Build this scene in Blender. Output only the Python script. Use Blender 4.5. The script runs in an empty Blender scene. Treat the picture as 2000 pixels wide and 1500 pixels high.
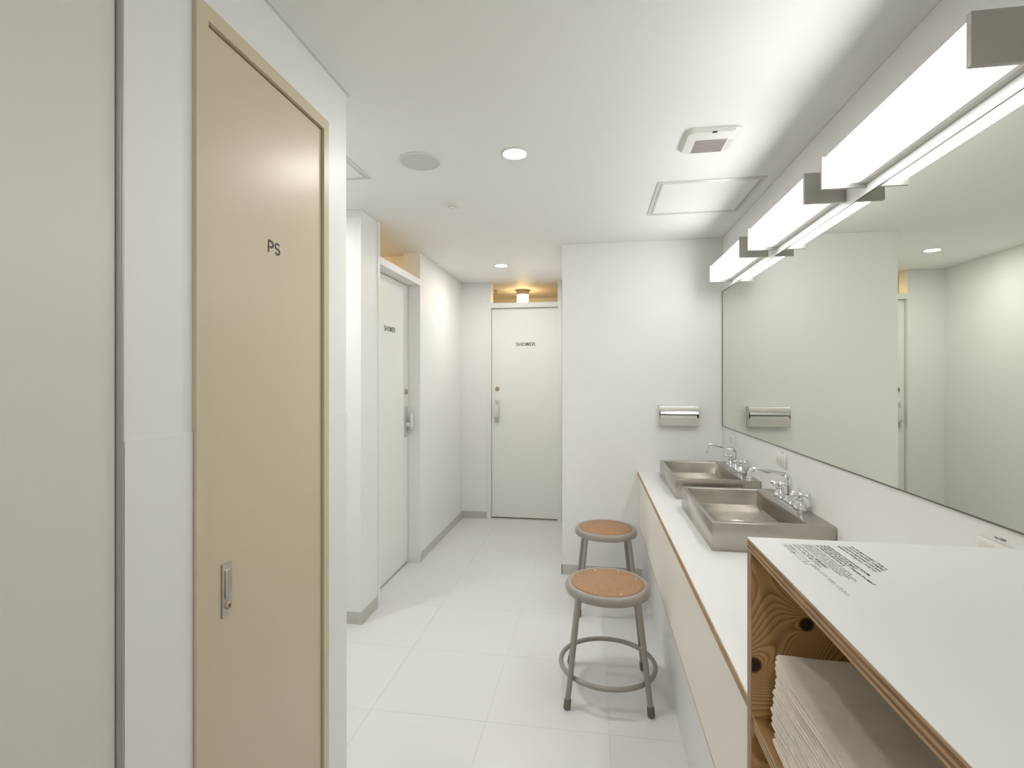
import bpy, bmesh, math, random
from mathutils import Vector, Matrix
random.seed(7)
PI = math.pi
SC = bpy.context.scene
COL = SC.collection

# ------------------------------------------------------------------ camera, world, exposure
cam_d = bpy.data.cameras.new('camera'); cam = bpy.data.objects.new('camera', cam_d); COL.objects.link(cam)
cam_d.sensor_width = 36.0; cam_d.lens = 18.0; cam_d.clip_start = 0.02
cam_d.shift_y = -9.0 / 2000.0
cam.location = (0, 0, 1.32); cam.rotation_euler = (PI / 2, 0, 0.1565)
SC.camera = cam
wd = bpy.data.worlds.new('world'); SC.world = wd; wd.use_nodes = True
wd.node_tree.nodes['Background'].inputs[0].default_value = (1, .97, .92, 1)
wd.node_tree.nodes['Background'].inputs[1].default_value = 0.0
vs = SC.view_settings
vs.view_transform = 'Standard'; vs.look = 'None'; vs.gamma = 1.0; vs.use_curve_mapping = False
vs.exposure = 0.44
L_TUBE = 7.8          # mirror light diffusers
L_BOT = 9.5
L_DOWN = 215.0          # ceiling downlights
L_DFAR = 195.0
L_DCOR = 265.0
L_DFILL = 250.0  # added fill lamp behind the camera
L_WARM = 14.5          # shower room lamps

# ------------------------------------------------------------------ room dimensions (metres)
H = 2.238              # ceiling
XR = 0.832             # mirror wall
YF = 3.487             # end wall behind the sinks
XC = -0.205            # its free corner
YD = 4.76              # wall with the far shower door
XL = -1.235            # wall with the near shower door
XP = -0.783            # wall with the PS door
YP = 1.542             # end of the PS wall
YA = 2.60              # start of the shower block
ZS = 1.215             # joint between lower and upper wall panels
YB = -1.25             # wall behind the camera
XE = -2.70             # end of the side corridor

# ------------------------------------------------------------------ materials
MATS = {}
def new_mat(name):
    m = bpy.data.materials.new(name); m.use_nodes = True
    nt = m.node_tree; b = nt.nodes['Principled BSDF']
    MATS[name] = m
    return m, nt, b
def lin(c):
    return tuple(((v / 255) / 12.92 if v / 255 <= .04045 else ((v / 255 + .055) / 1.055) ** 2.4) for v in c)
def simple(name, col, rough=.5, metal=0., spec=.5, var=.02, scale=6., bump=0., bscale=200., coat=0.):
    m, nt, b = new_mat(name)
    tc = nt.nodes.new('ShaderNodeTexCoord'); n = nt.nodes.new('ShaderNodeTexNoise')
    n.inputs['Scale'].default_value = scale; n.inputs['Detail'].default_value = 3
    nt.links.new(tc.outputs['Object'], n.inputs['Vector'])
    r = nt.nodes.new('ShaderNodeValToRGB'); nt.links.new(n.outputs['Fac'], r.inputs[0])
    r.color_ramp.elements[0].position = .3; r.color_ramp.elements[1].position = .7
    r.color_ramp.elements[0].color = (*[c * (1 - var) for c in col], 1)
    r.color_ramp.elements[1].color = (*[min(1, c * (1 + var)) for c in col], 1)
    nt.links.new(r.outputs[0], b.inputs['Base Color'])
    b.inputs['Roughness'].default_value = rough; b.inputs['Metallic'].default_value = metal
    b.inputs['Specular IOR Level'].default_value = spec
    b.inputs['Coat Weight'].default_value = coat
    if bump > 0:
        n2 = nt.nodes.new('ShaderNodeTexNoise'); n2.inputs['Scale'].default_value = bscale; n2.inputs['Detail'].default_value = 2
        nt.links.new(tc.outputs['Object'], n2.inputs['Vector'])
        bp = nt.nodes.new('ShaderNodeBump'); bp.inputs['Strength'].default_value = bump; bp.inputs['Distance'].default_value = .002
        nt.links.new(n2.outputs['Fac'], bp.inputs['Height']); nt.links.new(bp.outputs[0], b.inputs['Normal'])
    return m
def emit(name, col, strength, base=(.9, .9, .9)):
    m, nt, b = new_mat(name)
    b.inputs['Base Color'].default_value = (*base, 1); b.inputs['Roughness'].default_value = .3
    b.inputs['Emission Color'].default_value = (*col, 1); b.inputs['Emission Strength'].default_value = strength
    return m
def node(nt, t, **kw):
    n = nt.nodes.new(t)
    for k, v in kw.items(): setattr(n, k, v)
    return n
def math_n(nt, op, a, b_=None):
    n = node(nt, 'ShaderNodeMath', operation=op)
    for i, v in enumerate((a, b_)):
        if v is None: continue
        if hasattr(v, 'links'): nt.links.new(v, n.inputs[i])
        else: n.inputs[i].default_value = v
    return n.outputs[0]

simple('wall_paint', (.925, .925, .905), .42, var=.008, scale=1.5, bump=.03, bscale=90)
simple('wall_board', (.927, .927, .907), .34, var=.006, scale=1.2, bump=.01, bscale=40)
simple('ceiling_paint', (.94, .94, .915), .6, var=.008, scale=1.3, bump=.03, bscale=120)
simple('ceiling_trim', (.80, .78, .73), .5, var=.02)
simple('floor_tile', (.80, .80, .80), .22, var=.012, scale=2.2, bump=.02, bscale=14)
simple('floor_joint', (.75, .75, .745), .7, var=.03)
simple('baseboard_metal', (.64, .62, .57), .42, metal=.3, var=.03, scale=3)
simple('door_white', (.94, .94, .895), .38, var=.008, scale=2)
simple('frame_white', (.91, .91, .88), .4, var=.008, scale=2)
simple('door_beige', (.71, .61, .45), .36, spec=.3, var=.015, scale=1.6, bump=.02, bscale=60)
simple('door_gap', (.12, .085, .05), .8)
simple('panel_grey', (.80, .78, .735), .36, var=.015, scale=1.4)
simple('aluminium', (.72, .72, .70), .25, metal=.9, var=.02)
simple('satin_steel', (.60, .58, .54), .35, metal=1., var=.03)
simple('dispenser_steel', (.74, .71, .67), .42, metal=.85, var=.03)
simple('lock_brass', (.50, .40, .28), .35, metal=.8, var=.03)
simple('chrome', (.78, .78, .80), .05, metal=1., var=.0)
simple('black_print', (.045, .042, .035), .6)
simple('grey_print', (.20, .19, .18), .6)
simple('white_laminate', (.85, .85, .835), .38, var=.004, scale=2)
simple('panel_cream', (.93, .895, .82), .42, var=.008, scale=2)
simple('stool_paint', (.345, .315, .28), .30, var=.02, scale=8, coat=.15)
simple('stool_rubber', (.17, .15, .105), .7, var=.05, scale=30)
simple('hardboard', (.40, .218, .108), .5, var=.07, scale=45, bump=.05, bscale=500)
simple('rivet', (.85, .75, .6), .25, metal=.9)
simple('plastic_white', (.80, .79, .74), .35, var=.006)
simple('plastic_cream', (.86, .845, .79), .35, var=.006)
simple('handle_grey', (.62, .615, .59), .3, metal=.2, var=.01)
simple('plastic_grille', (.46, .42, .39), .6)
simple('speaker_mesh', (.70, .70, .665), .55, var=.05, scale=400)
simple('dark', (.02, .02, .018), .7)
simple('lamp_base', (.55, .48, .40), .5)
simple('light_metal', (.47, .455, .42), .38, metal=.3, var=.02)
simple('paper', (.84, .83, .78), .8)
simple('drain_dark', (.05, .05, .05), .4, metal=.6)
simple('towel', (.87, .81, .715), .95, var=.05, scale=40, bump=.35, bscale=900)
simple('mirror_edge', (.16, .15, .12), .35, metal=.6)
emit('diffuser', (.985, .995, 1.0), L_TUBE)
nt = MATS['diffuser'].node_tree     # the tube sits toward the front: the acrylic glows less near the wall
tc = nt.nodes.new('ShaderNodeTexCoord'); sx_ = nt.nodes.new('ShaderNodeSeparateXYZ'); mr_ = nt.nodes.new('ShaderNodeMapRange'); mr_.interpolation_type = 'SMOOTHSTEP'
nt.links.new(tc.outputs['Object'], sx_.inputs[0]); nt.links.new(sx_.outputs[0], mr_.inputs['Value'])
mr_.inputs['From Min'].default_value = -.112; mr_.inputs['From Max'].default_value = -.026; mr_.inputs['To Min'].default_value = L_BOT; mr_.inputs['To Max'].default_value = L_BOT * .055
fr_ = nt.nodes.new('ShaderNodeMapRange'); nt.links.new(sx_.outputs[0], fr_.inputs['Value'])
fr_.inputs['From Min'].default_value = -.1165; fr_.inputs['From Max'].default_value = -.112; fr_.inputs['To Min'].default_value = L_TUBE; fr_.inputs['To Max'].default_value = 0
mx_ = nt.nodes.new('ShaderNodeMath'); mx_.operation = 'MAXIMUM'; nt.links.new(mr_.outputs[0], mx_.inputs[0]); nt.links.new(fr_.outputs[0], mx_.inputs[1])
nt.links.new(mx_.outputs[0], nt.nodes['Principled BSDF'].inputs['Emission Strength'])
emit('downlight_lens', (1., .975, .93), L_DOWN)
emit('downlight_far', (1., .975, .93), L_DFAR)
emit('downlight_corridor', (1., .99, .96), L_DCOR)
emit('downlight_fill', (1., .975, .93), L_DFILL)
emit('warm_glass', (1., .66, .30), L_WARM)

m, nt, b = new_mat('mirror_glass')
b.inputs['Base Color'].default_value = (.755, .79, .72, 1); b.inputs['Metallic'].default_value = 1; b.inputs['Roughness'].default_value = 0.0

# brushed stainless steel
m, nt, b = new_mat('brushed_steel')
tc = node(nt, 'ShaderNodeTexCoord'); mp = node(nt, 'ShaderNodeMapping'); mp.inputs['Scale'].default_value = (3, 3, 260)
n = node(nt, 'ShaderNodeTexNoise'); n.inputs['Scale'].default_value = 4; n.inputs['Detail'].default_value = 4
nt.links.new(tc.outputs['Object'], mp.inputs[0]); nt.links.new(mp.outputs[0], n.inputs['Vector'])
r = node(nt, 'ShaderNodeMapRange'); r.inputs['To Min'].default_value = .17; r.inputs['To Max'].default_value = .25
nt.links.new(n.outputs['Fac'], r.inputs['Value']); nt.links.new(r.outputs[0], b.inputs['Roughness'])
b.inputs['Base Color'].default_value = (.45, .42, .375, 1); b.inputs['Metallic'].default_value = 1

# knotty softwood plywood face (contour figure, two knots on the end panel)
def plywood(name, knots, c_light, c_dark, sx=(1, 1, .55), freq=26., nscale=4.2):
    m, nt, b = new_mat(name)
    tc = node(nt, 'ShaderNodeTexCoord'); mp = node(nt, 'ShaderNodeMapping'); mp.inputs['Scale'].default_value = sx
    nt.links.new(tc.outputs['Object'], mp.inputs[0])
    n = node(nt, 'ShaderNodeTexNoise'); n.inputs['Scale'].default_value = nscale; n.inputs['Detail'].default_value = 1.2; n.inputs['Distortion'].default_value = .4
    nt.links.new(mp.outputs[0], n.inputs['Vector'])
    h = n.outputs['Fac']; dark = None
    for (p, rad) in knots:
        vd = node(nt, 'ShaderNodeVectorMath', operation='DISTANCE'); nt.links.new(tc.outputs['Object'], vd.inputs[0]); vd.inputs[1].default_value = p
        d = vd.outputs['Value']
        g = math_n(nt, 'EXPONENT', math_n(nt, 'MULTIPLY', d, -1 / (rad * 3.2)))
        h = math_n(nt, 'ADD', h, math_n(nt, 'MULTIPLY', g, .42))
        k = node(nt, 'ShaderNodeMapRange', interpolation_type='SMOOTHSTEP')
        k.inputs['From Min'].default_value = rad * .75; k.inputs['From Max'].default_value = rad * 1.25
        k.inputs['To Min'].default_value = 1; k.inputs['To Max'].default_value = 0
        nt.links.new(d, k.inputs['Value'])
        dark = k.outputs[0] if dark is None else math_n(nt, 'MAXIMUM', dark, k.outputs[0])
    ph = math_n(nt, 'FRACT', math_n(nt, 'MULTIPLY', h, freq))
    ramp = node(nt, 'ShaderNodeValToRGB'); nt.links.new(ph, ramp.inputs[0])
    e = ramp.color_ramp.elements; e[0].position = 0; e[0].color = (*c_dark, 1); e[1].position = 1; e[1].color = (*c_dark, 1)
    x = e.new(.22); x.color = (*c_light, 1); x = e.new(.62); x.color = (*[(a + q * 2) / 3 for a, q in zip(c_dark, c_light)], 1)
    n2 = node(nt, 'ShaderNodeTexNoise'); n2.inputs['Scale'].default_value = 2.5; nt.links.new(tc.outputs['Object'], n2.inputs['Vector'])
    mx = node(nt, 'ShaderNodeMix', data_type='RGBA', blend_type='MULTIPLY'); mx.inputs[0].default_value = .22
    nt.links.new(ramp.outputs[0], mx.inputs[6]); nt.links.new(n2.outputs['Fac'], mx.inputs[7])
    out = mx.outputs[2]
    if dark is not None:
        m2 = node(nt, 'ShaderNodeMix', data_type='RGBA'); nt.links.new(dark, m2.inputs[0]); nt.links.new(out, m2.inputs[6]); m2.inputs[7].default_value = (.035, .017, .01, 1)
        out = m2.outputs[2]
    nt.links.new(out, b.inputs['Base Color']); b.inputs['Roughness'].default_value = .5
    return m
# plies seen on a cut edge; axis = thickness direction, z0..z0+t
def ply_edge(name, axis, o, t, nply, light, dark):
    m, nt, b = new_mat(name)
    tc = node(nt, 'ShaderNodeTexCoord'); sp = node(nt, 'ShaderNodeSeparateXYZ'); nt.links.new(tc.outputs['Object'], sp.inputs[0])
    v = math_n(nt, 'MULTIPLY', math_n(nt, 'SUBTRACT', sp.outputs[axis], o), nply / t)
    par = math_n(nt, 'MODULO', math_n(nt, 'FLOOR', v), 2.0)
    mp = node(nt, 'ShaderNodeMapping'); sc = [9, 9, 9]; sc[axis] = 420; mp.inputs['Scale'].default_value = sc
    nt.links.new(tc.outputs['Object'], mp.inputs[0])
    n = node(nt, 'ShaderNodeTexNoise'); n.inputs['Scale'].default_value = 1.5; n.inputs['Detail'].default_value = 3; nt.links.new(mp.outputs[0], n.inputs['Vector'])
    ra = node(nt, 'ShaderNodeValToRGB'); nt.links.new(n.outputs['Fac'], ra.inputs[0])
    ra.color_ramp.elements[0].position = .25; ra.color_ramp.elements[1].position = .6
    ra.color_ramp.elements[0].color = (*[c * .45 for c in light], 1); ra.color_ramp.elements[1].color = (*light, 1)
    rb = node(nt, 'ShaderNodeValToRGB'); nt.links.new(n.outputs['Fac'], rb.inputs[0])
    rb.color_ramp.elements[0].position = .3; rb.color_ramp.elements[1].position = .65
    rb.color_ramp.elements[0].color = (*[c * .35 for c in dark], 1); rb.color_ramp.elements[1].color = (*dark, 1)
    mx = node(nt, 'ShaderNodeMix', data_type='RGBA'); nt.links.new(par, mx.inputs[0]); nt.links.new(ra.outputs[0], mx.inputs[6]); nt.links.new(rb.outputs[0], mx.inputs[7])
    nt.links.new(mx.outputs[2], b.inputs['Base Color']); b.inputs['Roughness'].default_value = .55
    return m

# ------------------------------------------------------------------ mesh helpers
def box(bm, x0, x1, y0, y1, z0, z1):
    v = [bm.verts.new(p) for p in ((x0, y0, z0), (x1, y0, z0), (x1, y1, z0), (x0, y1, z0), (x0, y0, z1), (x1, y0, z1), (x1, y1, z1), (x0, y1, z1))]
    fs = [(0, 3, 2, 1), (4, 5, 6, 7), (0, 1, 5, 4), (1, 2, 6, 5), (2, 3, 7, 6), (3, 0, 4, 7)]
    return [bm.faces.new([v[i] for i in f]) for f in fs]
def rbox(bm, x0, x1, y0, y1, z0, z1, r, seg=2):
    t = bmesh.new(); box(t, x0, x1, y0, y1, z0, z1)
    bmesh.ops.bevel(t, geom=t.edges[:], offset=r, segments=seg, affect='EDGES', profile=.5)
    me = bpy.data.meshes.new('tmp'); t.to_mesh(me); t.free(); bm.from_mesh(me); bpy.data.meshes.remove(me)
def lathe(bm, prof, seg=32, c=(0, 0, 0), axis='Z'):
    rings = []
    def pt(r, h, a):
        if axis == 'Z': p = (r * math.cos(a), r * math.sin(a), h)
        elif axis == 'Y': p = (r * math.cos(a), h, r * math.sin(a))
        else: p = (h, r * math.cos(a), r * math.sin(a))
        return Vector(p) + Vector(c)
    for r, h in prof:
        if r < 1e-6: rings.append([bm.verts.new(pt(0, h, 0))])
        else: rings.append([bm.verts.new(pt(r, h, 2 * PI * k / seg)) for k in range(seg)])
    for a, b_ in zip(rings, rings[1:]):
        for k in range(seg):
            k2 = (k + 1) % seg
            if len(a) == 1 and len(b_) == 1: continue
            if len(a) == 1: bm.faces.new((a[0], b_[k], b_[k2]))
            elif len(b_) == 1: bm.faces.new((a[k], b_[0], a[k2]))
            else: bm.faces.new((a[k], b_[k], b_[k2], a[k2]))
def sweep(bm, pts, rad, seg=14, closed=False, caps=True):
    pts = [Vector(p) for p in pts]; n = len(pts)
    rad = rad if isinstance(rad, (list, tuple)) else [rad] * n
    rings = []; up = None
    for i, p in enumerate(pts):
        if closed: t = (pts[(i + 1) % n] - pts[i - 1]).normalized()
        else: t = (pts[min(i + 1, n - 1)] - pts[max(i - 1, 0)]).normalized()
        if up is None: up = Vector((0, 0, 1)) if abs(t.z) < .9 else Vector((1, 0, 0))
        s = t.cross(up).normalized(); up = s.cross(t).normalized()
        rings.append([bm.verts.new(p + rad[i] * (math.cos(2 * PI * k / seg) * s + math.sin(2 * PI * k / seg) * up)) for k in range(seg)])
    m_ = n if closed else n - 1
    for i in range(m_):
        a, b_ = rings[i], rings[(i + 1) % n]
        for k in range(seg): bm.faces.new((a[k], a[(k + 1) % seg], b_[(k + 1) % seg], b_[k]))
    if caps and not closed:
        bm.faces.new(rings[0][::-1]); bm.faces.new(rings[-1])
def prism(bm, poly, z0, z1):
    a = [bm.verts.new((x, y, z0)) for x, y in poly]; b_ = [bm.verts.new((x, y, z1)) for x, y in poly]
    n = len(poly); bm.faces.new(a[::-1]); bm.faces.new(b_)
    for i in range(n): bm.faces.new((a[i], a[(i + 1) % n], b_[(i + 1) % n], b_[i]))
def stadium(cx, cy, hx, hy, r, seg=8):
    out = []
    for (sx, sy, a0) in ((1, 1, 0), (-1, 1, 90), (-1, -1, 180), (1, -1, 270)):
        for k in range(seg + 1):
            a = math.radians(a0 + 90 * k / seg)
            out.append((cx + sx * (hx - r) + r * math.cos(a), cy + sy * (hy - r) + r * math.sin(a)))
    return out
def obj(name, bm, mat, parent=None, loc=(0, 0, 0), smooth=None, **props):
    bmesh.ops.recalc_face_normals(bm, faces=bm.faces[:])
    me = bpy.data.meshes.new(name); bm.to_mesh(me); bm.free()
    return link(name, me, mat, parent, loc, smooth, **props)
def link(name, me, mat, parent=None, loc=(0, 0, 0), smooth=None, **props):
    if mat is not None and not me.materials: me.materials.append(MATS[mat])
    if smooth:
        me.polygons.foreach_set('use_smooth', [True] * len(me.polygons)); me.set_sharp_from_angle(angle=math.radians(smooth))
    o = bpy.data.objects.new(name, me); COL.objects.link(o); o.location = loc
    if parent is not None: o.parent = parent
    for k, v in props.items(): o[k] = v
    return o
def B(name, mat, parent, *dims, r=0, **kw):
    bm = bmesh.new()
    if dims and not isinstance(dims[0], (tuple, list)): dims = (dims,)
    for d in dims:
        (rbox(bm, *d, r) if r else box(bm, *d))
    return obj(name, bm, mat, parent, smooth=30 if r else None, **kw)
def thing(name, label, cat, loc=(0, 0, 0), rotz=0, group=None, kind=None):
    o = bpy.data.objects.new(name, None); COL.objects.link(o); o.empty_display_size = .05
    o.location = loc; o.rotation_euler = (0, 0, rotz); o['label'] = label; o['category'] = cat
    if group: o['group'] = group
    if kind: o['kind'] = kind
    return o
def tag(o, label, cat, group=None, kind=None):
    o['label'] = label; o['category'] = cat
    if group: o['group'] = group
    if kind: o['kind'] = kind
    return o
def dup(root, loc, label, group=None, rotz=None):
    r = root.copy(); COL.objects.link(r); r.location = loc; r['label'] = label
    if rotz is not None: r.rotation_euler = (0, 0, rotz)
    if group: r['group'] = group
    for ch in list(root.children):
        c = ch.copy(); COL.objects.link(c); c.parent = r
        for g in list(ch.children):
            d = g.copy(); COL.objects.link(d); d.parent = c
    return r
# lettering: mesh from the built-in font, cap height h, optional total width w, right/up vectors
def lettering(name, s, mat, parent, origin, right, up, h, w=None, bold=0., align='LEFT'):
    cu = bpy.data.curves.new('txt', 'FONT'); cu.body = s; cu.size = 1; cu.align_x = align; cu.offset = bold; cu.resolution_u = 3; cu.fill_mode = 'FRONT'
    to = bpy.data.objects.new('txt', cu); COL.objects.link(to)
    dg = bpy.context.evaluated_depsgraph_get(); dg.update()
    me = bpy.data.meshes.new_from_object(to.evaluated_get(dg))
    bpy.data.objects.remove(to); bpy.data.curves.remove(cu)
    xs = [v.co.x for v in me.vertices]
    sy = h / .727; sx = (w / (max(xs) - min(xs))) if w else sy
    x0 = min(xs) if align == 'LEFT' else 0
    R, U, O = Vector(right), Vector(up), Vector(origin)
    for v in me.vertices: v.co = O + R * ((v.co.x - x0) * sx) + U * (v.co.y * sy)
    me.materials.clear(); me.update()
    return link(name, me, mat, parent)
# bold grotesque capitals for the door signs, drawn as flat strokes (unit cap height)
def arc(cx, cy, rx, ry, a0, a1, n=12): return [(cx + rx * math.cos(math.radians(a0 + (a1 - a0) * k / n)), cy + ry * math.sin(math.radians(a0 + (a1 - a0) * k / n))) for k in range(n + 1)]
GLYPH = {
    'H': (.74, [[(.075, 0), (.075, 1)], [(.665, 0), (.665, 1)], [(.075, .51), (.665, .51)]]),
    'E': (.64, [[(.075, 0), (.075, 1)], [(.0, .93), (.62, .93)], [(.0, .51), (.57, .51)], [(.0, .07), (.64, .07)]]),
    'O': (.80, [arc(.40, .5, .325, .43, 0, 360, 30)]),
    'W': (1.06, [[(.065, 1), (.275, 0)], [(.275, 0), (.53, 1)], [(.53, 1), (.785, 0)], [(.785, 0), (.995, 1)]]),
    'P': (.68, [[(.075, 0), (.075, 1)], [(.075, .93), (.36, .93)] + arc(.36, .685, .245, .245, 90, -90, 14) + [(.075, .44)]]),
    'R': (.72, [[(.075, 0), (.075, 1)], [(.075, .93), (.38, .93)] + arc(.38, .70, .245, .23, 90, -90, 14) + [(.075, .47)], [(.40, .47)] + arc(.46, .30, .145, .17, 90, 0, 6) + [(.62, .10), (.66, 0)]]),
    'S': (.68, [arc(.34, .715, .255, .215, 20, 200, 16) + arc(.36, .66, .275, .16, 205, 262, 5) + arc(.33, .34, .275, .165, 82, 22, 5)[0:] + arc(.345, .28, .265, .215, 15, -160, 16)]),
}
def sign(s_, parent, origin, right, up, h, w, sw=.16, gap=.10):
    bm = bmesh.new(); x = 0; tot = sum(GLYPH[c][0] for c in s_) + gap * (len(s_) - 1)
    R_, U_, O_ = Vector(right), Vector(up), Vector(origin); kx = w / tot
    for ch in s_:
        gw, strokes = GLYPH[ch]
        for si, st in enumerate(strokes):
            P_ = [Vector((p[0] + x, p[1])) for p in st]; n = len(P_); Lf, Rt = [], []
            closed = (P_[0] - P_[-1]).length < 1e-5
            for i, p in enumerate(P_):
                if closed: t = P_[(i + 1) % (n - 1)] - P_[(i - 1) % (n - 1)]
                else: t = P_[min(i + 1, n - 1)] - P_[max(i - 1, 0)]
                t.normalize(); nn = Vector((-t.y, t.x)) * sw / 2
                if ch == 'W': nn = Vector((sw * .58, 0))
                for q, L_ in ((p + nn, Lf), (p - nn, Rt)): L_.append(bm.verts.new(O_ + R_ * (q.x * kx) + U_ * (q.y * h) + R_.cross(U_) * (si * .00008)))
            for i in range(n - 1): bm.faces.new((Lf[i], Lf[i + 1], Rt[i + 1], Rt[i]))
        x += gw + gap
    me = bpy.data.meshes.new('lettering'); bm.to_mesh(me); bm.free()
    return link('lettering', me, 'black_print', parent)
def struct(name, label, cat, mat, *boxes, r=0):
    o = B(name, mat, None, *boxes, r=r); return tag(o, label, cat, kind='structure')

# ------------------------------------------------------------------ the room shell
floor = struct('floor', 'white vinyl tile floor with fine grey joints', 'floor', 'floor_joint', (XE, 1.0, YB, 5.9, -.06, -.0015))
TW, TD = .468, .4745
tb = bmesh.new(); box(tb, .0005, TW - .0005, .0005, TD - .0005, -.0015, 0)
tme = bpy.data.meshes.new('tile'); bmesh.ops.recalc_face_normals(tb, faces=tb.faces[:]); tb.to_mesh(tme); tb.free()
tme.materials.append(MATS['floor_tile'])
for i in range(-5, 3):
    for j in range(-8, 8):
        x0, y0 = -.407 + i * TW, 2.41 + j * TD
        if x0 + TW > .95 or y0 < YB - .1 or x0 < XE - .3 or y0 > 5.4: continue
        o = bpy.data.objects.new('tile', tme); COL.objects.link(o); o.location = (x0, y0, 0); o.parent = floor
struct('ceiling', 'plain off white painted ceiling', 'ceiling', 'ceiling_paint', (XE - .1, 1.0, YB - .1, 5.95, H, H + .06))
wr = struct('wall_right', 'white wall carrying the long mirror and strip lights', 'wall', 'wall_paint', (XR, XR + .12, YB, YF + .12, 0, H))
struct('wall_front', 'white wall behind the viewer', 'wall', 'wall_paint', (XP, XR, YB - .1, YB, 0, H))
wb = struct('wall_back', 'white end wall with the paper towel dispenser', 'wall', 'wall_paint', (XC, XR, YF, YF + .12, 0, H), (XC, XC + .12, YF + .12, YD + .12, 0, H))
# wall with the PS door: opening y .906..1.414, z 0..2.081; near door opening y -.30..0.743
DY0, DY1, DZ = .906, 1.414, 2.081
wp = struct('wall_left', 'white wall with the beige PS door', 'wall', 'wall_paint',
            (XP - .12, XP, YB, -.30, 0, H), (XP - .12, XP, -.30, .752, 2.10, H), (XP - .12, XP, .752, DY0, 0, H),
            (XP - .12, XP, DY0, DY1, DZ, H), (XP - .12, XP, DY1, YP, 0, H), (XE, XP - .12, YP - .12, YP, 0, H))
struct('wall_corridor', 'white wall closing the side corridor', 'wall', 'wall_paint', (XE - .1, XE, YP - .12, YA + .12, 0, H))
# shower block: front face, side with opening for door 2
D2A, D2B = 2.812, 3.541
ws = struct('wall_shower', 'white wall block holding the nearer shower door', 'wall', 'wall_paint',
            (XE, XL, YA, YA + .12, 0, H), (XL - .12, XL, YA + .12, D2A, 0, H), (XL - .12, XL, D2B, YD, 0, H))
# wall with door 3
D3A, D3B = -.985, -.292
wf = struct('wall_far', 'white far wall around the end shower door', 'wall', 'wall_paint', (XL - .12, D3A, YD, YD + .12, 0, H), (D3B, XC, YD, YD + .12, 0, H))
# shower room interiors
struct('wall_shower_inner', 'cream inner walls of the nearer shower room', 'wall', 'wall_paint',
       (-2.36, -2.26, YA + .12, 3.643, 0, H), (-2.36, XL - .12, 3.643, 3.72, 0, H))
struct('wall_shower_end', 'cream inner walls of the end shower room', 'wall', 'wall_paint',
       (XL - .12, XL, YD + .12, 5.757, 0, H), (XL - .12, .12, 5.757, 5.85, 0, H), (.02, .12, YD + .12, 5.757, 0, H), (XC + .12, .12, YD, YD + .12, 0, H))

# lower glossy wall boards (joint at ZS), baseboards and ceiling shadow trims per wall face
def board_x(parent, x, y0, y1, s=1):     # face normal +x (s=1)
    B('lower_panel', 'wall_board', parent, (min(x, x + s * .0018), max(x, x + s * .0018), y0, y1, .0, ZS))
def board_y(parent, y, x0, x1):          # face normal -y
    B('lower_panel', 'wall_board', parent, (x0, x1, y - .0018, y, .0, ZS))
board_x(wp, XP, .7525, DY0 - .004); board_x(wp, XP, DY1 + .004, YP)
board_x(ws, XL, YA, D2A); board_x(ws, XL, D2B, YD - .002)
board_y(ws, YA, -2.3, XL); board_y(wf, YD, XL + .002, D3A - .008); board_y(wb, YF, XC, XR - .002)
def bb(name, label, *boxes):
    return struct(name, label, 'baseboard', 'baseboard_metal', *boxes)
bb('baseboard_back', 'grey metal baseboard on the end wall behind the stools', (XC - .004, .322, YF - .0065, YF - .002, 0, .065), (XC - .0055, XC, YF - .0065, YD - .06, 0, .065))
bb('baseboard_far', 'short grey baseboard left of the far shower door', (XL + .0065, D3A - .009, YD - .0065, YD - .002, 0, .065))
bb('baseboard_shower', 'grey baseboard running between the two shower doors', (XL + .002, XL + .0065, D2B + .006, YD - .002, 0, .065))
bb('baseboard_block', 'grey baseboard wrapping the wall corner before the nearer shower door', (XL + .002, XL + .0065, YA - .0065, D2A - .006, 0, .065), (-2.3, XL + .002, YA - .0065, YA - .002, 0, .065))
def tr(name, label, *boxes): return struct(name, label, 'trim', 'ceiling_trim', *boxes)
tr('trim_1', 'thin ceiling joint strip above the PS door', (XP, XP + .009, YB, YP + .012, H - .0035, H))
tr('trim_2', 'thin ceiling joint strip above the mirror lights', (XR - .004, XR, YB, YF, H - .0025, H))
tr('trim_3', 'thin ceiling joint strip on the end wall', (XC, XR - .004, YF - .004, YF, H - .0025, H))
tr('trim_4', 'thin ceiling joint strip between the shower doors', (XL, XL + .004, D2B, YD, H - .0025, H), (XL + .004, D3A, YD - .004, YD, H - .0025, H))
tr('trim_5', 'thin ceiling joint strip on the shower block corner', (XL, XL + .004, YA - .004, D2A, H - .0025, H), (-2.3, XL, YA - .004, YA, H - .0025, H))

# ------------------------------------------------------------------ doors
# door 1: beige PS door
d1 = thing('door_1', 'beige pipe shaft door lettered PS with beige frame', 'door', (XP, (DY0 + DY1) / 2, 0), kind='structure')
cy = (DY0 + DY1) / 2; a, b2 = DY0 - .003 - cy, DY1 + .003 - cy
B('frame', 'door_beige', d1, (-.10, .009, a, a + .032, 0, DZ + .003), (-.10, .009, b2 - .026, b2, 0, DZ + .003), (-.10, .009, a + .032, b2 - .026, DZ - .029, DZ + .003))
B('gap_shadow', 'door_gap', d1, (-.05, -.045, a + .032, b2 - .026, 0, DZ - .029))
lf = B('leaf', 'door_beige', d1, (-.04, .0, a + .0345, b2 - .0295, .006, DZ - .034))
sign('PS', d1, (.0006, 1.1405 - cy, 1.6315), (0, 1, 0), (0, 0, 1), .0305, .0495)
hd = B('handle_plate', 'satin_steel', d1, (0, .004, .982 - cy, 1.0105 - cy, .809, .9245), r=.0008)
B('pull_lever', 'satin_steel', hd, (.004, .0065, .988 - cy, 1.006 - cy, .848, .910), r=.0008)
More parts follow.
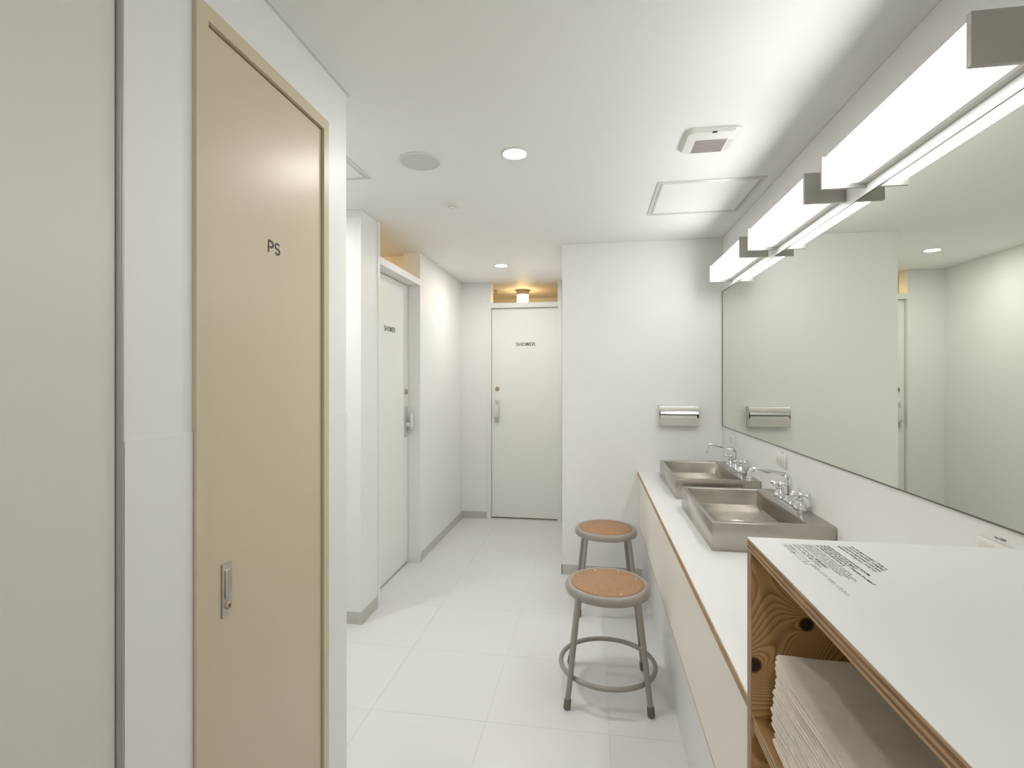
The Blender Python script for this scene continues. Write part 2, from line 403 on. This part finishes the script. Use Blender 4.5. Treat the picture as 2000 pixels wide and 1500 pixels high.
bm = bmesh.new(); lathe(bm, [(0, .0085), (.0065, .0085), (.0085, .006), (.0085, .002)], 20, (0, .9965 - cy, .832), 'X'); cylk = obj('key_cylinder', bm, 'lock_brass', hd, smooth=40)
B('keyhole', 'dark', hd, (.0086, .009, .9957 - cy, .9973 - cy, .828, .836))

# door 4: plain pale door nearest the viewer, with its aluminium jamb strip
d4 = thing('door_4', 'plain pale grey door with an aluminium jamb strip, nearest the viewer', 'door', (XP, .24, 0), kind='structure')
B('leaf', 'panel_grey', d4, (-.045, -.004, -.532, .4995, .006, 2.09))
B('gap_shadow', 'door_gap', d4, (-.06, -.05, -.535, .511, 0, 2.098))
bm = bmesh.new()
prism(bm, [(-.045, .5025), (.001, .5025), (.0035, .5045), (.0045, .507), (.0035, .5095), (.001, .5115), (-.045, .5115)], 0, 2.10); obj('jamb_strip', bm, 'light_metal', d4, smooth=50)

def door_hardware(root, F, side):
    # F maps (along, out, z) to local coords; a round thumb turn above a push-pull paddle
    def fb(name, mat, par, a0, a1, o0, o1, z0, z1, r):
        p0, p1 = F(a0, o0, z0), F(a1, o1, z1)
        lo = [min(p, q) for p, q in zip(p0, p1)]; hi = [max(p, q) for p, q in zip(p0, p1)]
        return B(name, mat, par, (lo[0], hi[0], lo[1], hi[1], lo[2], hi[2]), r=r)
    bm = bmesh.new(); ax = 'Y' if side == 'Y' else 'X'; sgn = -1 if side == 'Y' else 1
    lathe(bm, [(0, sgn * .013), (.014, sgn * .012), (.017, sgn * .009), (.0205, sgn * .003), (.0205, 0)], 22, F(0, 0, 1.231), ax)
    lk = obj('lock_rose', bm, 'lock_brass', root, smooth=40)
    fb('key_slot', 'dark', lk, -.0015, .0015, .013, .0136, 1.224, 1.238, 0)
    pl = fb('handle_plate', 'handle_grey', root, -.020, .020, 0, .008, .910, 1.124, .003)
    fb('handle_stem', 'plastic_white', pl, -.012, .012, .008, .045, .985, 1.015, .002)
    fb('handle_paddle', 'plastic_white', pl, -.019, .021, .040, .052, .965, 1.080, .004)
    fb('handle_screw', 'dark', pl, -.003, .003, .052, .0526, .974, .980, 0)

# door 3: far shower door
cx3 = (D3A + D3B) / 2
d3 = thing('door_3', 'white far shower door facing the viewer under an open warm transom', 'door', (cx3, YD, 0), kind='structure')
a, b2 = D3A - cx3, D3B - cx3
B('frame', 'frame_white', d3, (a - .006, a + .032, -.007, .115, 0, H - .002), (b2 - .030, b2 + .006, -.007, .115, 0, H - .002))
B('header', 'frame_white', d3, (a + .032, b2 - .030, -.007, .115, 1.996, 2.041))
B('leaf', 'door_white', d3, (a + .0345, b2 - .0325, .034, .07, .013, 1.993))
B('door_stop', 'frame_white', d3, (a + .032, a + .046, 0.072, .112, 0, 1.996), (b2 - .044, b2 - .030, 0.072, .112, 0, 1.996), (a + .046, b2 - .044, 0.072, .112, 1.970, 1.996))
sign('SHOWER', d3, (-.720 - cx3, .0334, 1.636), (1, 0, 0), (0, 0, 1), .0315, .184)
door_hardware(d3, lambda al, o, z: (-.898 - cx3 + al, .034 - o, z), 'Y')

# door 2: nearer shower door seen at a slant
cy2 = (D2A + D2B) / 2
d2 = thing('door_2', 'white shower door seen at a slant in the left wall recess', 'door', (XL, cy2, 0), kind='structure')
a, b2 = D2A - cy2, D2B - cy2
B('frame', 'frame_white', d2, (-.115, .007, a - .004, a + .022, 0, H - .002), (-.115, .007, b2 - .003, b2 + .006, 0, H - .002))
B('header', 'frame_white', d2, (-.115, .007, a + .022, b2 - .003, 1.997, 2.040))
B('leaf', 'door_white', d2, (-.12, -.085, a + .026, b2 - .007, .013, 1.991))
sign('SHOWER', d2, (-.0844, 3.109 - cy2, 1.634), (0, 1, 0), (0, 0, 1), .0325, .186)
door_hardware(d2, lambda al, o, z: (-.085 + o, 3.492 - cy2 + al, z), 'X')

# ------------------------------------------------------------------ worktop and cabinet front
ZT = .708
ply_edge('ply_edge_top', 2, .686, .0215, 7, (.66, .45, .25), (.46, .275, .14))
ply_edge('ply_edge_shelf', 2, 1.0, .0215, 5, (.60, .41, .20), (.36, .18, .075))
ply_edge('ply_edge_side', 1, 1.003, .022, 5, (.60, .43, .28), (.42, .26, .15))
wt = thing('worktop', 'long white worktop with bare plywood front edge under both sinks', 'worktop', (0, 0, 0))
B('slab', 'white_laminate', wt, (.2975, XR - .001, 1.026, YF - .003, .6862, ZT))
B('plywood_edge', 'ply_edge_top', wt, (.295, .2975, 1.026, YF - .003, .686, ZT - .0012))
vc = thing('vanity_cabinet', 'cream cabinet front below the worktop with a thin plywood lower edge', 'cabinet', (0, 0, 0))
B('front_panel', 'panel_cream', vc, (.304, .322, 1.026, YF - .003, .346, .6855))
B('plywood_edge', 'ply_edge_top', vc, (.304, .322, 1.026, YF - .003, .340, .346))
B('base_panel', 'white_laminate', vc, (.3225, .34, 1.026, YF - .003, 0, .6855))
B('body', 'white_laminate', vc, (.34, XR - .001, 1.026, YF - .003, 0, .68))

# ------------------------------------------------------------------ sinks
def make_sink(loc, label):
    s = thing('sink', label, 'sink', loc, group='stainless sinks on the worktop')
    X0, X1, Y0, Y1, Z1 = 0, .4105, -.3155, .3155, .102
    ix0, ix1, iy0, iy1 = .0155, .330, -.2825, .2825
    fx0, fx1, fy0, fy1, fz = .019, .3265, -.279, .279, .030
    bm = bmesh.new()
    def ring(x0, x1, y0, y1, z): return [bm.verts.new(p) for p in ((x0, y0, z), (x1, y0, z), (x1, y1, z), (x0, y1, z))]
    ob, ot, it_, il = ring(X0, X1, Y0, Y1, 0), ring(X0, X1, Y0, Y1, Z1), ring(ix0, ix1, iy0, iy1, Z1), ring(fx0, fx1, fy0, fy1, fz)
    dr = bm.verts.new(((fx0 + fx1) / 2, 0, fz - .008))
    for k in range(4):
        k2 = (k + 1) % 4
        bm.faces.new((ob[k], ob[k2], ot[k2], ot[k])); bm.faces.new((ot[k], ot[k2], it_[k2], it_[k]))
        bm.faces.new((it_[k], it_[k2], il[k2], il[k])); bm.faces.new((il[k], il[k2], dr))
    bm.faces.new(ob[::-1])
    bmesh.ops.recalc_face_normals(bm, faces=bm.faces[:])
    ed = [e for e in bm.edges if len(e.link_faces) == 2 and e.calc_face_angle() > .5]
    bmesh.ops.bevel(bm, geom=ed, offset=.0022, segments=2, affect='EDGES', profile=.5)
    obj('basin', bm, 'brushed_steel', s, smooth=35)
    c = ((fx0 + fx1) / 2, 0, fz - .0075)
    bm = bmesh.new(); lathe(bm, [(.0, .0005), (.014, .0005), (.016, .003), (.027, .003), (.029, .0005), (.029, -.004)], 28, c); dn = obj('drain', bm, 'chrome', s, smooth=35)
    bm = bmesh.new(); lathe(bm, [(0, .0025), (.012, .0020), (.0125, .0008)], 20, c); obj('drain_cap', bm, 'drain_dark', dn, smooth=35)
    return s
s2 = make_sink((.420, 2.2325, ZT), 'nearer stainless steel rectangular sink, beside the plywood shelf unit')
s1 = dup(s2, (.420, 3.034, ZT), 'farther stainless steel rectangular sink, by the end wall')

def make_faucet(loc, label):
    f = thing('faucet', label, 'faucet', loc, group='chrome taps with cross handles')
    bm = bmesh.new(); prism(bm, stadium(0, 0, .025, .133, .025), 0, .006)
    prism(bm, stadium(0, 0, .021, .128, .021), .006, .017)
    bmesh.ops.bevel(bm, geom=[e for e in bm.edges if abs(e.verts[0].co.z - e.verts[1].co.z) < 1e-5 and e.verts[0].co.z > .016], offset=.003, segments=2, affect='EDGES')
    obj('base_plate', bm, 'chrome', f, smooth=40)
    bm = bmesh.new(); lathe(bm, [(.0205, .015), (.0195, .022), (.0145, .027), (.0135, .036), (.0115, .038), (.0115, .041)], 24); obj('spout_collar', bm, 'chrome', f, smooth=40)
    path = [(0, 0, .036), (0, 0, .10)]
    for k in range(1, 9): a = k / 8 * math.radians(86); path.append((-.024 * (1 - math.cos(a)), 0, .10 + .024 * math.sin(a)))
    path.append((-.132, 0, .141))
    c0 = Vector((-.132, 0, .119))
    for k in range(1, 9): a = math.radians(4 + 96 * k / 8); path.append((c0.x - .0225 * math.sin(a), 0, c0.z + .0225 * math.cos(a)))
    path.append((-.156, 0, .102))
    rr = [.0085] * len(path); rr[-2] = .0088; rr[-1] = .0102
    bm = bmesh.new(); sweep(bm, path, rr, 16); sp = obj('spout', bm, 'chrome', f, smooth=40)
    bm = bmesh.new(); lathe(bm, [(.0085, .0), (.0108, -.002), (.0108, -.008), (.008, -.009), (.0, -.0075)], 18, (-.157, 0, .101)); obj('aerator', bm, 'chrome', sp, smooth=40)
    for sgn, ang in ((-1, 20), (1, 38)):
        bm = bmesh.new(); lathe(bm, [(.0245, .006), (.0245, .014), (.0215, .026), (.015, .032), (.0135, .040), (.0150, .042), (.0150, .046), (.009, .048), (.0075, .058), (.009, .0605)], 24, (0, sgn * .1075, 0))
        bell = obj('valve_bell', bm, 'chrome', f, smooth=40)
        bm = bmesh.new(); hz = .064
        lathe(bm, [(0, .072), (.006, .0715), (.009, .068), (.0115, .064), (.009, .059), (.006, .057), (0, .057)], 18, (0, sgn * .1075, 0))
        for k in range(4):
            an = math.radians(ang + 90 * k); dx, dy = math.cos(an), math.sin(an)
            pts = [(dx * t, dy * t + sgn * .1075, hz) for t in (.006, .018, .028, .032, .037, .0415, .044)]
            sweep(bm, pts, [.0068, .0046, .0052, .0076, .0086, .0066, .002], 12)
        obj('cross_handle', bm, 'chrome', bell, smooth=50)
    return f
f2 = make_faucet((.792, 2.2375, ZT + .102), 'chrome tap with two cross handles on the nearer sink')
f1 = dup(f2, (.792, 3.039, ZT + .102), 'chrome tap with two cross handles on the farther sink')

# ------------------------------------------------------------------ mirror
mr = thing('wall_mirror', 'long wall mirror with a thin dark edge above the sinks', 'mirror', (XR, 1.85, 1.018))
y0, y1 = .15 - 1.85, 3.474 - 1.85
B('glass', 'mirror_glass', mr, (-.006, -.001, y0 + .003, y1 - .003, .003, .866))
B('edge_frame', 'mirror_edge', mr, (-.008, 0, y0, y1, 0, .0028), (-.008, 0, y0, y1, .8662, .869), (-.008, 0, y1 - .0028, y1, .0028, .8662), (-.008, 0, y0, y0 + .0028, .0028, .8662))

# ------------------------------------------------------------------ strip lights over the mirror
def make_strip(loc, label):
    g = thing('strip_light', label, 'light', loc, group='strip lights above the mirror')
    # origin: wall, far end, bottom of diffuser; runs toward -y
    Lh = .622
    B('back_channel', 'light_metal', g, (-.0195, -.001, -Lh, 0, -.004, .0862))
    bm = bmesh.new(); rbox(bm, -.117, -.020, -Lh, 0, 0, .086, .006, 2); obj('diffuser', bm, 'diffuser', g, smooth=40)
    B('top_cover', 'light_metal', g, (-.118, -.001, -Lh, 0, .0863, .0888))
    B('end_plate', 'light_metal', g, (-.129, -.001, 0.0005, .010, -.013, .0892), r=.001)
    B('end_plate', 'light_metal', g, (-.129, -.001, -Lh - .0145, -Lh - .0005, -.013, .0892), r=.001)
    return g
g1 = make_strip((XR, 3.262, 1.924), 'farthest lit strip light, next to the end wall')
dup(g1, (XR, 2.49, 1.924), 'middle lit strip light of the three above the mirror')
dup(g1, (XR, 1.722, 1.924), 'largest lit strip light, nearest of the three in view above the mirror')

# ------------------------------------------------------------------ outlets
def make_outlet(loc, label):
    o = thing('power_outlet', label, 'outlet', loc, group='outlets under the mirror')
    B('cover_plate', 'plastic_cream', o, (-.010, 0, -.0525, .0525, -.017, .033), r=.002)
    for s in (-1, 1):
        so = B('socket', 'plastic_white', o, (-.0115, -.0098, s * .024 - .019, s * .024 + .019, -.011, .027), r=.0006)
        for t in (-1, 1): B('slot', 'plastic_grille', so, (-.0119, -.0115, s * .024 + t * .0062 - .0008, s * .024 + t * .0062 + .0008, .004, .011))
    lettering('lettering', 'max. 1200W', 'black_print', o, (-.0008, 0, .040), (0, -1, 0), (0, 0, 1), .0052, .030, bold=.02, align='CENTER')
    return o
o1 = make_outlet((XR, 2.43, .953), 'white wall outlet under the mirror between the two taps')
dup(o1, (XR, 3.232, .953), 'small white wall outlet under the mirror near the end wall')
dup(o1, (XR, 1.202, .948), 'white wall outlet partly hidden behind the shelf top, labelled max. 1200W')

# ------------------------------------------------------------------ paper towel dispenser
pd = thing('towel_dispenser', 'brushed metal paper towel dispenser on the end wall', 'dispenser', (.552, YF - .0018, 1.018))
w = .124
B('back_plate', 'dispenser_steel', pd, (-w, w, -.008, 0, 0, .131), r=.001)
B('side_plate', 'dispenser_steel', pd, (-w - .0015, -w + .002, -.046, -.001, .001, .130), r=.0008)
B('side_plate', 'dispenser_steel', pd, (w - .002, w + .0015, -.046, -.001, .001, .130), r=.0008)
def extr_x(name, prof, x0, x1, mat, par, sm=40):
    bm = bmesh.new(); a_ = [bm.verts.new((x0, y, z)) for y, z in prof]; b_ = [bm.verts.new((x1, y, z)) for y, z in prof]; n = len(prof)
    bm.faces.new(a_); bm.faces.new(b_[::-1])
    for i in range(n): bm.faces.new((a_[i], b_[i], b_[(i + 1) % n], a_[(i + 1) % n]))
    return obj(name, bm, mat, par, smooth=sm)
extr_x('top_cover', [(-.006, .131), (-.036, .131), (-.044, .128), (-.047, .121), (-.047, .097), (-.041, .095), (-.041, .119), (-.034, .125), (-.006, .125)], -w + .002, w - .002, 'dispenser_steel', pd)
extr_x('flap', [(-.044, .097), (-.056, .079), (-.054, .076), (-.041, .094)], -w + .005, w - .005, 'aluminium', pd)
extr_x('front_tray', [(-.006, .0), (-.040, .0), (-.047, .004), (-.047, .053), (-.044, .053), (-.044, .006), (-.006, .005)], -w + .002, w - .002, 'dispenser_steel', pd)
B('paper_towels', 'paper', pd, (-w + .006, w - .012, -.042, -.010, .007, .072), r=.002)
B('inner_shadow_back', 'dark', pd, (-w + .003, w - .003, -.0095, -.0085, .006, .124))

# ------------------------------------------------------------------ stools
def make_stool(loc, label, rotz=0):
    s = thing('stool', label, 'stool', loc, rotz, group='metal stools in front of the worktop')
    bm = bmesh.new()
    lathe(bm, [(0, .440), (.150, .440), (.1525, .4535), (.158, .4560), (.168, .4545), (.1745, .4495), (.1785, .441), (.1785, .426), (.176, .420), (.172, .419), (.170, .423), (.168, .436), (0, .436)], 64)
    obj('seat_pan', bm, 'stool_paint', s, smooth=50)
    bm = bmesh.new(); lathe(bm, [(0, .4565), (.1510, .4565), (.1522, .4555), (.1522, .4505), (0, .4505)], 64); sb = obj('seat_board', bm, 'hardboard', s, smooth=50)
    bm = bmesh.new(); lathe(bm, [(0, .0016), (.002, .0013), (.0032, 0)], 10); rm = bpy.data.meshes.new('rivet'); bm.to_mesh(rm); bm.free()
    for k in range(8):
        an = math.radians(22.5 + 45 * k); link('rivet', rm, 'rivet', sb, (.134 * math.cos(an), .134 * math.sin(an), .4565))
    for sx in (-1, 1):
        for sy in (-1, 1):
            p0, p1 = Vector((sx * .118, sy * .126, .434)), Vector((sx * .1645, sy * .1655, .004))
            bm = bmesh.new(); sweep(bm, [p0, p0.lerp(p1, .5), p0.lerp(p1, .985)], .0113, 18); lg = obj('leg', bm, 'stool_paint', s, smooth=40)
            d = (p1 - p0).normalized(); q = p1 - d * .036
            bm = bmesh.new(); sweep(bm, [q, q + d * .002, p1 - d * .004, p1 + d * .001], [.0128, .0140, .0148, .0135], 18); obj('rubber_foot', bm, 'stool_rubber', lg, smooth=40)
    bm = bmesh.new(); sweep(bm, [(  .1975 * math.cos(2 * PI * k / 64), .1975 * math.sin(2 * PI * k / 64), .112) for k in range(64)], .0100, 12, closed=True); obj('foot_ring', bm, 'stool_paint', s, smooth=60)
    return s
st = make_stool((.062, 2.226, 0), 'nearer grey metal stool with round brown seat and foot ring')
dup(st, (.076, 3.046, 0), 'farther grey metal stool with round brown seat, by the end wall', rotz=math.radians(3))

# ------------------------------------------------------------------ plywood shelf unit in front
su = thing('shelf_unit', 'open plywood shelf unit with a white top printed with small lettering', 'shelf', (0, 0, 0))
plywood('plywood_end', [((.384, 1.003, .874), .0125), ((.293, 1.003, .793), .0145)], (.78, .50, .215), (.45, .235, .075), freq=44.)
plywood('plywood_face', [], (.58, .37, .16), (.40, .22, .08), sx=(1, .35, 1), freq=20)
SX0, SX1, SY0, SY1, SZ = .288, XR - .003, .10, 1.025, 1.0225
tp = B('top_board', 'plywood_face', su, (SX0 + .002, SX1, SY0, SY1 - .0015, 1.0005, SZ - .0015))
B('top_laminate', 'white_laminate', tp, (SX0, SX1, SY0, SY1, SZ - .0013, SZ))
B('top_edge', 'ply_edge_shelf', tp, (SX0, SX0 + .0019, SY0, SY1 - .0015, 1.0005, SZ - .0014))
B('end_panel', 'plywood_end', su, (SX0 + .002, SX1, 1.003, SY1 - .001, 0, 1.000))
B('end_laminate', 'white_laminate', su, (SX0 + .002, SX1, SY1 - .0009, SY1, 0, 1.000))
B('end_panel_edge', 'ply_edge_side', su, (SX0, SX0 + .0019, 1.003, SY1 - .001, 0, 1.0003))
B('end_panel', 'plywood_face', su, (SX0, SX1, SY0, SY0 + .021, 0, 1.000))
B('back_panel', 'plywood_face', su, (SX1 - .012, SX1, SY0 + .0215, 1.0025, 0, 1.000))
for z in (.675, .34, .02):
    sh = B('shelf_board', 'plywood_face', su, (SX0 + .006, SX1 - .0125, SY0 + .0215, 1.0025, z, z + .0215))
    ply_edge('ply_edge_%d' % int(z * 1000), 2, z, .0215, 5, (.62, .43, .22), (.40, .22, .10))
    B('shelf_edge', 'ply_edge_%d' % int(z * 1000), sh, (SX0 + .004, SX0 + .0059, SY0 + .0215, 1.0025, z, z + .0214))
TXT = [('BATH MAT SHELF TYPE A', .4520, 'b'), ('LARCH PLYWOOD, STAMPED', .4450, 'b'), ('OPAQUE URETHANE COATING', .4375, 'b'), ('MADE IN SHINJUKU, TOKYO', .4300, 'b'),
       ('WHEN USING THE SHOWER ROOM,', .4120, 'b'), ('PLEASE USE A BATH MAT.', .4060, 'b'), ('AFTER USE, PLEASE PUT THE BATH MAT', .4000, 'b'), ('IN THE RETURN PLACE.', .3940, 'b'),
       ('CUANDO USE LA SALA DE DUCHA,', .3865, 'l'), ('USE LA ESTERA DE BANO, POR FAVOR.', .3810, 'l'), ('DESPUES DE USAR, DEJE LA ESTERA', .3755, 'l'), ('DE BANO EN EL LUGAR INDICADO.', .3700, 'l'),
       ('シャワールームをご利用の際は', .3620, 'b'), ('バスマットをご使用ください。', .3545, 'b'),
       ('ご使用後のバスマットは、返却ボックスにお戻しください。', .3450, 'l'), ('ご協力をお願いいたします。', .3375, 'l')]
for s_, x_, k_ in TXT:
    cjk = ord(s_[0]) > 1000
    wd_ = len(s_) * (.0084 if cjk else .0053 if k_ == 'b' else .0052)
    lettering('lettering', s_, 'black_print' if k_ == 'b' else 'grey_print', tp, (x_, .992, SZ + .0004), (0, -1, 0), (1, 0, 0), .0044 if not cjk else .0052, wd_, bold=.012 if k_ == 'b' else -.002)

# ------------------------------------------------------------------ folded towels
def towel_mesh(seed, lx, ly, th, top):
    rd = random.Random(seed); bm = bmesh.new(); NS, rings = 18, []
    ph = [rd.uniform(0, 6) for _ in range(6)]
    prof = []
    # cross-section in x/z: two stacked folds bulging on the left (-x), flat top and bottom
    for k in range(9): a = PI * k / 8; prof.append((-.006 * math.sin(a) ** .6, .25 - .25 * math.cos(a)))
    for k in range(1, 9): a = PI * k / 8; prof.append((-.006 * math.sin(a) ** .6 + .001, .75 - .25 * math.cos(a)))
    NX = 12
    prof += [(lx * (k / NX), 1.0) for k in range(1, NX)] + [(lx + .005, .8), (lx + .007, .5), (lx + .005, .2)] + [(lx * (k / NX), 0.0) for k in range(NX - 1, 0, -1)]
    for j in range(NS + 1):
        t = j / NS; y = -ly * (1 - t)
        if j == NS - 1: y = -.005
        if j == NS - 2: y = -.016
        e = min(t, 1 - t) * NS; k = (.5, .86, 1)[min(2, int(e))]
        ye = (.004 * math.sin(ph[4]) if e == 0 else 0)
        ring = []
        for (x, z) in prof:
            zz = (z - .5) * k + .5
            wob = .0022 * math.sin(x * 23 + .7) * math.sin(y * 19 + 2.1) * .4
            xo = .0022 * math.sin(y * 31 + ph[2]) if x < .02 else 0
            if top: wob += (.011 * math.exp(-((y + .02) / .03) ** 2 - ((x - .004) / .035) ** 2) - .010 * math.exp(-((y + .19) / .07) ** 2) * math.exp(-((x - .02) / .12) ** 2) + .006 * math.sin(x * 16 + y * 12) * math.sin(y * 9 + 1.2)) * (z if z > .4 else 0)
            ring.append(bm.verts.new((x + xo, y + ye, zz * th + wob)))
        rings.append(ring)
    n = len(prof)
    for a_, b_ in zip(rings, rings[1:]):
        for k in range(n): bm.faces.new((a_[k], b_[k], b_[(k + 1) % n], a_[(k + 1) % n]))
    bm.faces.new(rings[0]); bm.faces.new(rings[-1][::-1])
    return bm
TN = 14; TH = .0104; ORD = ['topmost', 'second', 'third', 'fourth', 'fifth', 'sixth', 'seventh', 'eighth', 'ninth', 'tenth', 'eleventh', 'twelfth', 'thirteenth', 'bottom']
for k in range(TN):
    z = .6975 + k * (TH + .0003); top = k == TN - 1
    idx = TN - 1 - k
    lab = 'folded cream towel, topmost of the stack in the shelf unit' if idx == 0 else 'folded cream towel, lowest of the stack in the shelf unit' if idx == TN - 1 else 'folded cream towel, %s from the top of the stack in the shelf unit' % ORD[idx]
    o = obj('folded_towel', towel_mesh(30 + k, .36, .40, TH, top), 'towel', None, (.310 + random.uniform(-.0018, .0018), .934 + random.uniform(-.002, .002) - (.006 if top else 0), z), smooth=60)
    tag(o, lab, 'towel', 'towels stacked in the shelf unit')

# ------------------------------------------------------------------ ceiling fittings
def make_downlight(loc, label):
    d = thing('downlight', label, 'light', loc, group='round ceiling downlights')
    bm = bmesh.new(); lathe(bm, [(.0555, 0), (.0555, -.002), (.052, -.004), (.0475, -.004), (.0465, -.0015), (.0465, 0)], 40); obj('trim_ring', bm, 'plastic_white', d, smooth=40)
    bm = bmesh.new(); lathe(bm, [(0, -.0016), (.0463, -.0016), (.0463, -.0002), (0, -.0002)], 40); obj('lens', bm, 'downlight_lens', d, smooth=40)
    return d
dl = make_downlight((-.313, 2.056, H), 'round lit downlight in the middle of the ceiling')
d_far = dup(dl, (-.728, 4.055, H), 'small round lit downlight before the far shower door')
d_fill = dup(dl, (.02, -.62, H), 'added fill downlight, unseen in the ceiling behind the viewer')  # unseen lamp, added behind the camera to brighten the room
d_cor = dup(dl, (-1.66, 2.06, H), 'round downlight in the side corridor past the PS door')

def set_lens(root, mat):
    for c in root.children:
        if c.name.startswith('lens'):
            c.data = c.data.copy(); c.data.materials.clear(); c.data.materials.append(MATS[mat])
set_lens(d_far, 'downlight_far'); set_lens(d_cor, 'downlight_corridor'); set_lens(d_fill, 'downlight_fill')

sp = thing('ceiling_speaker', 'round grey mesh ceiling speaker with white rim', 'speaker', (-.717, 2.067, H))
bm = bmesh.new(); lathe(bm, [(.091, 0), (.091, -.003), (.087, -.006), (.081, -.006), (.080, -.003), (.080, 0)], 56); obj('rim', bm, 'plastic_white', sp, smooth=40)
bm = bmesh.new(); lathe(bm, [(0, -.0045), (.040, -.0043), (.0798, -.003), (.0798, -.0005), (0, -.0005)], 56); obj('grille', bm, 'speaker_mesh', sp, smooth=60)

dt = thing('smoke_detector', 'small round white ceiling detector before the shower doors', 'detector', (-.728, 2.603, H))
bm = bmesh.new(); lathe(bm, [(.054, 0), (.054, -.006), (.050, -.011), (.030, -.014), (.022, -.014), (.022, 0)], 40); obj('housing', bm, 'plastic_cream', dt, smooth=40)
bm = bmesh.new(); lathe(bm, [(.0218, -.010), (.018, -.016), (.012, -.024), (0, -.026)], 28); obj('sensor', bm, 'plastic_cream', dt, smooth=40)
bm = bmesh.new(); lathe(bm, [(.0225, -.0142), (.0215, -.0142), (.0195, -.0152), (.0185, -.0152)], 28); obj('sensor_gap', bm, 'plastic_grille', dt, smooth=40)

def make_hatch(loc, label, sx, sy):
    h = thing('ceiling_hatch', label, 'hatch', loc, group='ceiling access hatches')
    w1, g_ = .017, .0025
    def fr(n_, x, y, w_, z0, z1, par): return B(n_, 'aluminium_frame', par, (-x, x, -y, -y + w_, z0, z1), (-x, x, y - w_, y, z0, z1), (-x, -x + w_, -y + w_, y - w_, z0, z1), (x - w_, x, -y + w_, y - w_, z0, z1))
    fr('outer_frame', sx, sy, w1, -.0035, 0, h)
    B('gap_shadow', 'dark', h, (-sx + w1, sx - w1, -sy + w1, sy - w1, -.0008, 0))
    x, y = sx - w1 - g_, sy - w1 - .0008
    ip = fr('inner_frame', x, y, .010, -.0030, -.0009, h)
    B('panel', 'ceiling_paint', h, (-x + .010, x - .010, -y + .010, y - .010, -.0026, -.0009))
    B('latch', 'aluminium_frame', h, (-sx + .006, -sx + .030, -.012, .012, -.0042, -.003))
    return h
simple('aluminium_frame', (.72, .715, .68), .4, metal=.35, var=.02)
make_hatch((.540, 2.701, H), 'square ceiling access hatch beside the strip lights', .240, .242)
make_hatch((-1.24, 1.968, H), 'ceiling access hatch partly hidden behind the PS wall edge', .241, .242)

fan = thing('exhaust_fan', 'white square exhaust fan grille on the ceiling', 'vent', (.440, 2.048, H))
bm = bmesh.new(); pa = stadium(0, 0, .098, .099, .03, 8); pb = stadium(-.002, 0, .088, .088, .024, 8); n = len(pa)
ra = [bm.verts.new((x, y, 0)) for x, y in pa]; rb_ = [bm.verts.new((x, y, -.006)) for x, y in pa]; rc = [bm.verts.new((x, y, -.015)) for x, y in pb]
gi = [bm.verts.new(p) for p in ((.060, .060 + .026, -.015), (-.056, .060 + .026, -.015), (-.056, -.026, -.015), (.060, -.026, -.015))]
for i in range(n):
    j = (i + 1) % n; bm.faces.new((ra[i], ra[j], rb_[j], rb_[i])); bm.faces.new((rb_[i], rb_[j], rc[j], rc[i]))
q = n // 4
for c_ in range(4):
    g0, g1_ = gi[c_], gi[(c_ + 1) % 4]
    for i in range(c_ * q, (c_ + 1) * q - 1): bm.faces.new((rc[i], rc[i + 1], g0))
    i = (c_ + 1) * q - 1; bm.faces.new((rc[i], rc[(i + 1) % n], g1_, g0))
gd = [bm.verts.new((v.co.x, v.co.y, -.008)) for v in gi]
for c_ in range(4): bm.faces.new((gi[c_], gi[(c_ + 1) % 4], gd[(c_ + 1) % 4], gd[c_]))
bm.faces.new(gd)
obj('housing', bm, 'plastic_white', fan, smooth=35)
for k in range(10):
    y = -.0215 + k * .0115
    B('slat', 'plastic_grille', fan, (-.0555, .0595, y, y + .0062, -.0145, -.0085))
B('indicator_window', 'dark', fan, (-.008, .009, -.0900, -.0805, -.0156, -.0100))
for k in range(3): B('side_slot', 'plastic_grille', fan, (.066 + k * .006, .0675 + k * .006, -.02, .075, -.0155, -.0145))

# ------------------------------------------------------------------ shower room fittings
def make_jar(loc, label):
    j = thing('ceiling_lamp', label, 'lamp', loc, group='warm jar lamps in the shower rooms')
    bm = bmesh.new(); lathe(bm, [(0, 0), (.072, 0), (.072, -.008), (.066, -.012), (.066, -.046), (.060, -.050), (0, -.050)], 32); obj('base', bm, 'lamp_base', j, smooth=40)
    bm = bmesh.new(); lathe(bm, [(.058, -.050), (.058, -.125), (.052, -.137), (.03, -.144), (0, -.145)], 32); obj('glass_jar', bm, 'warm_glass', j, smooth=40)
    return j
jl = make_jar((-.713, 5.229, H), 'lit jar shaped ceiling lamp seen above the far shower door')
dup(jl, (-1.82, 3.20, H), 'jar shaped ceiling lamp inside the nearer shower room')
sk = thing('sprinkler_head', 'small brass ceiling sprinkler inside the far shower transom', 'sprinkler', (-.985, 5.19, H))
bm = bmesh.new(); lathe(bm, [(0, 0), (.022, 0), (.020, -.005), (.008, -.008), (.007, -.022), (0, -.022)], 18); obj('escutcheon', bm, 'lock_brass', sk, smooth=40)
bm = bmesh.new(); lathe(bm, [(.004, -.022), (.004, -.038), (.016, -.040), (.016, -.043), (0, -.044)], 14); obj('deflector', bm, 'lock_brass', sk, smooth=40)
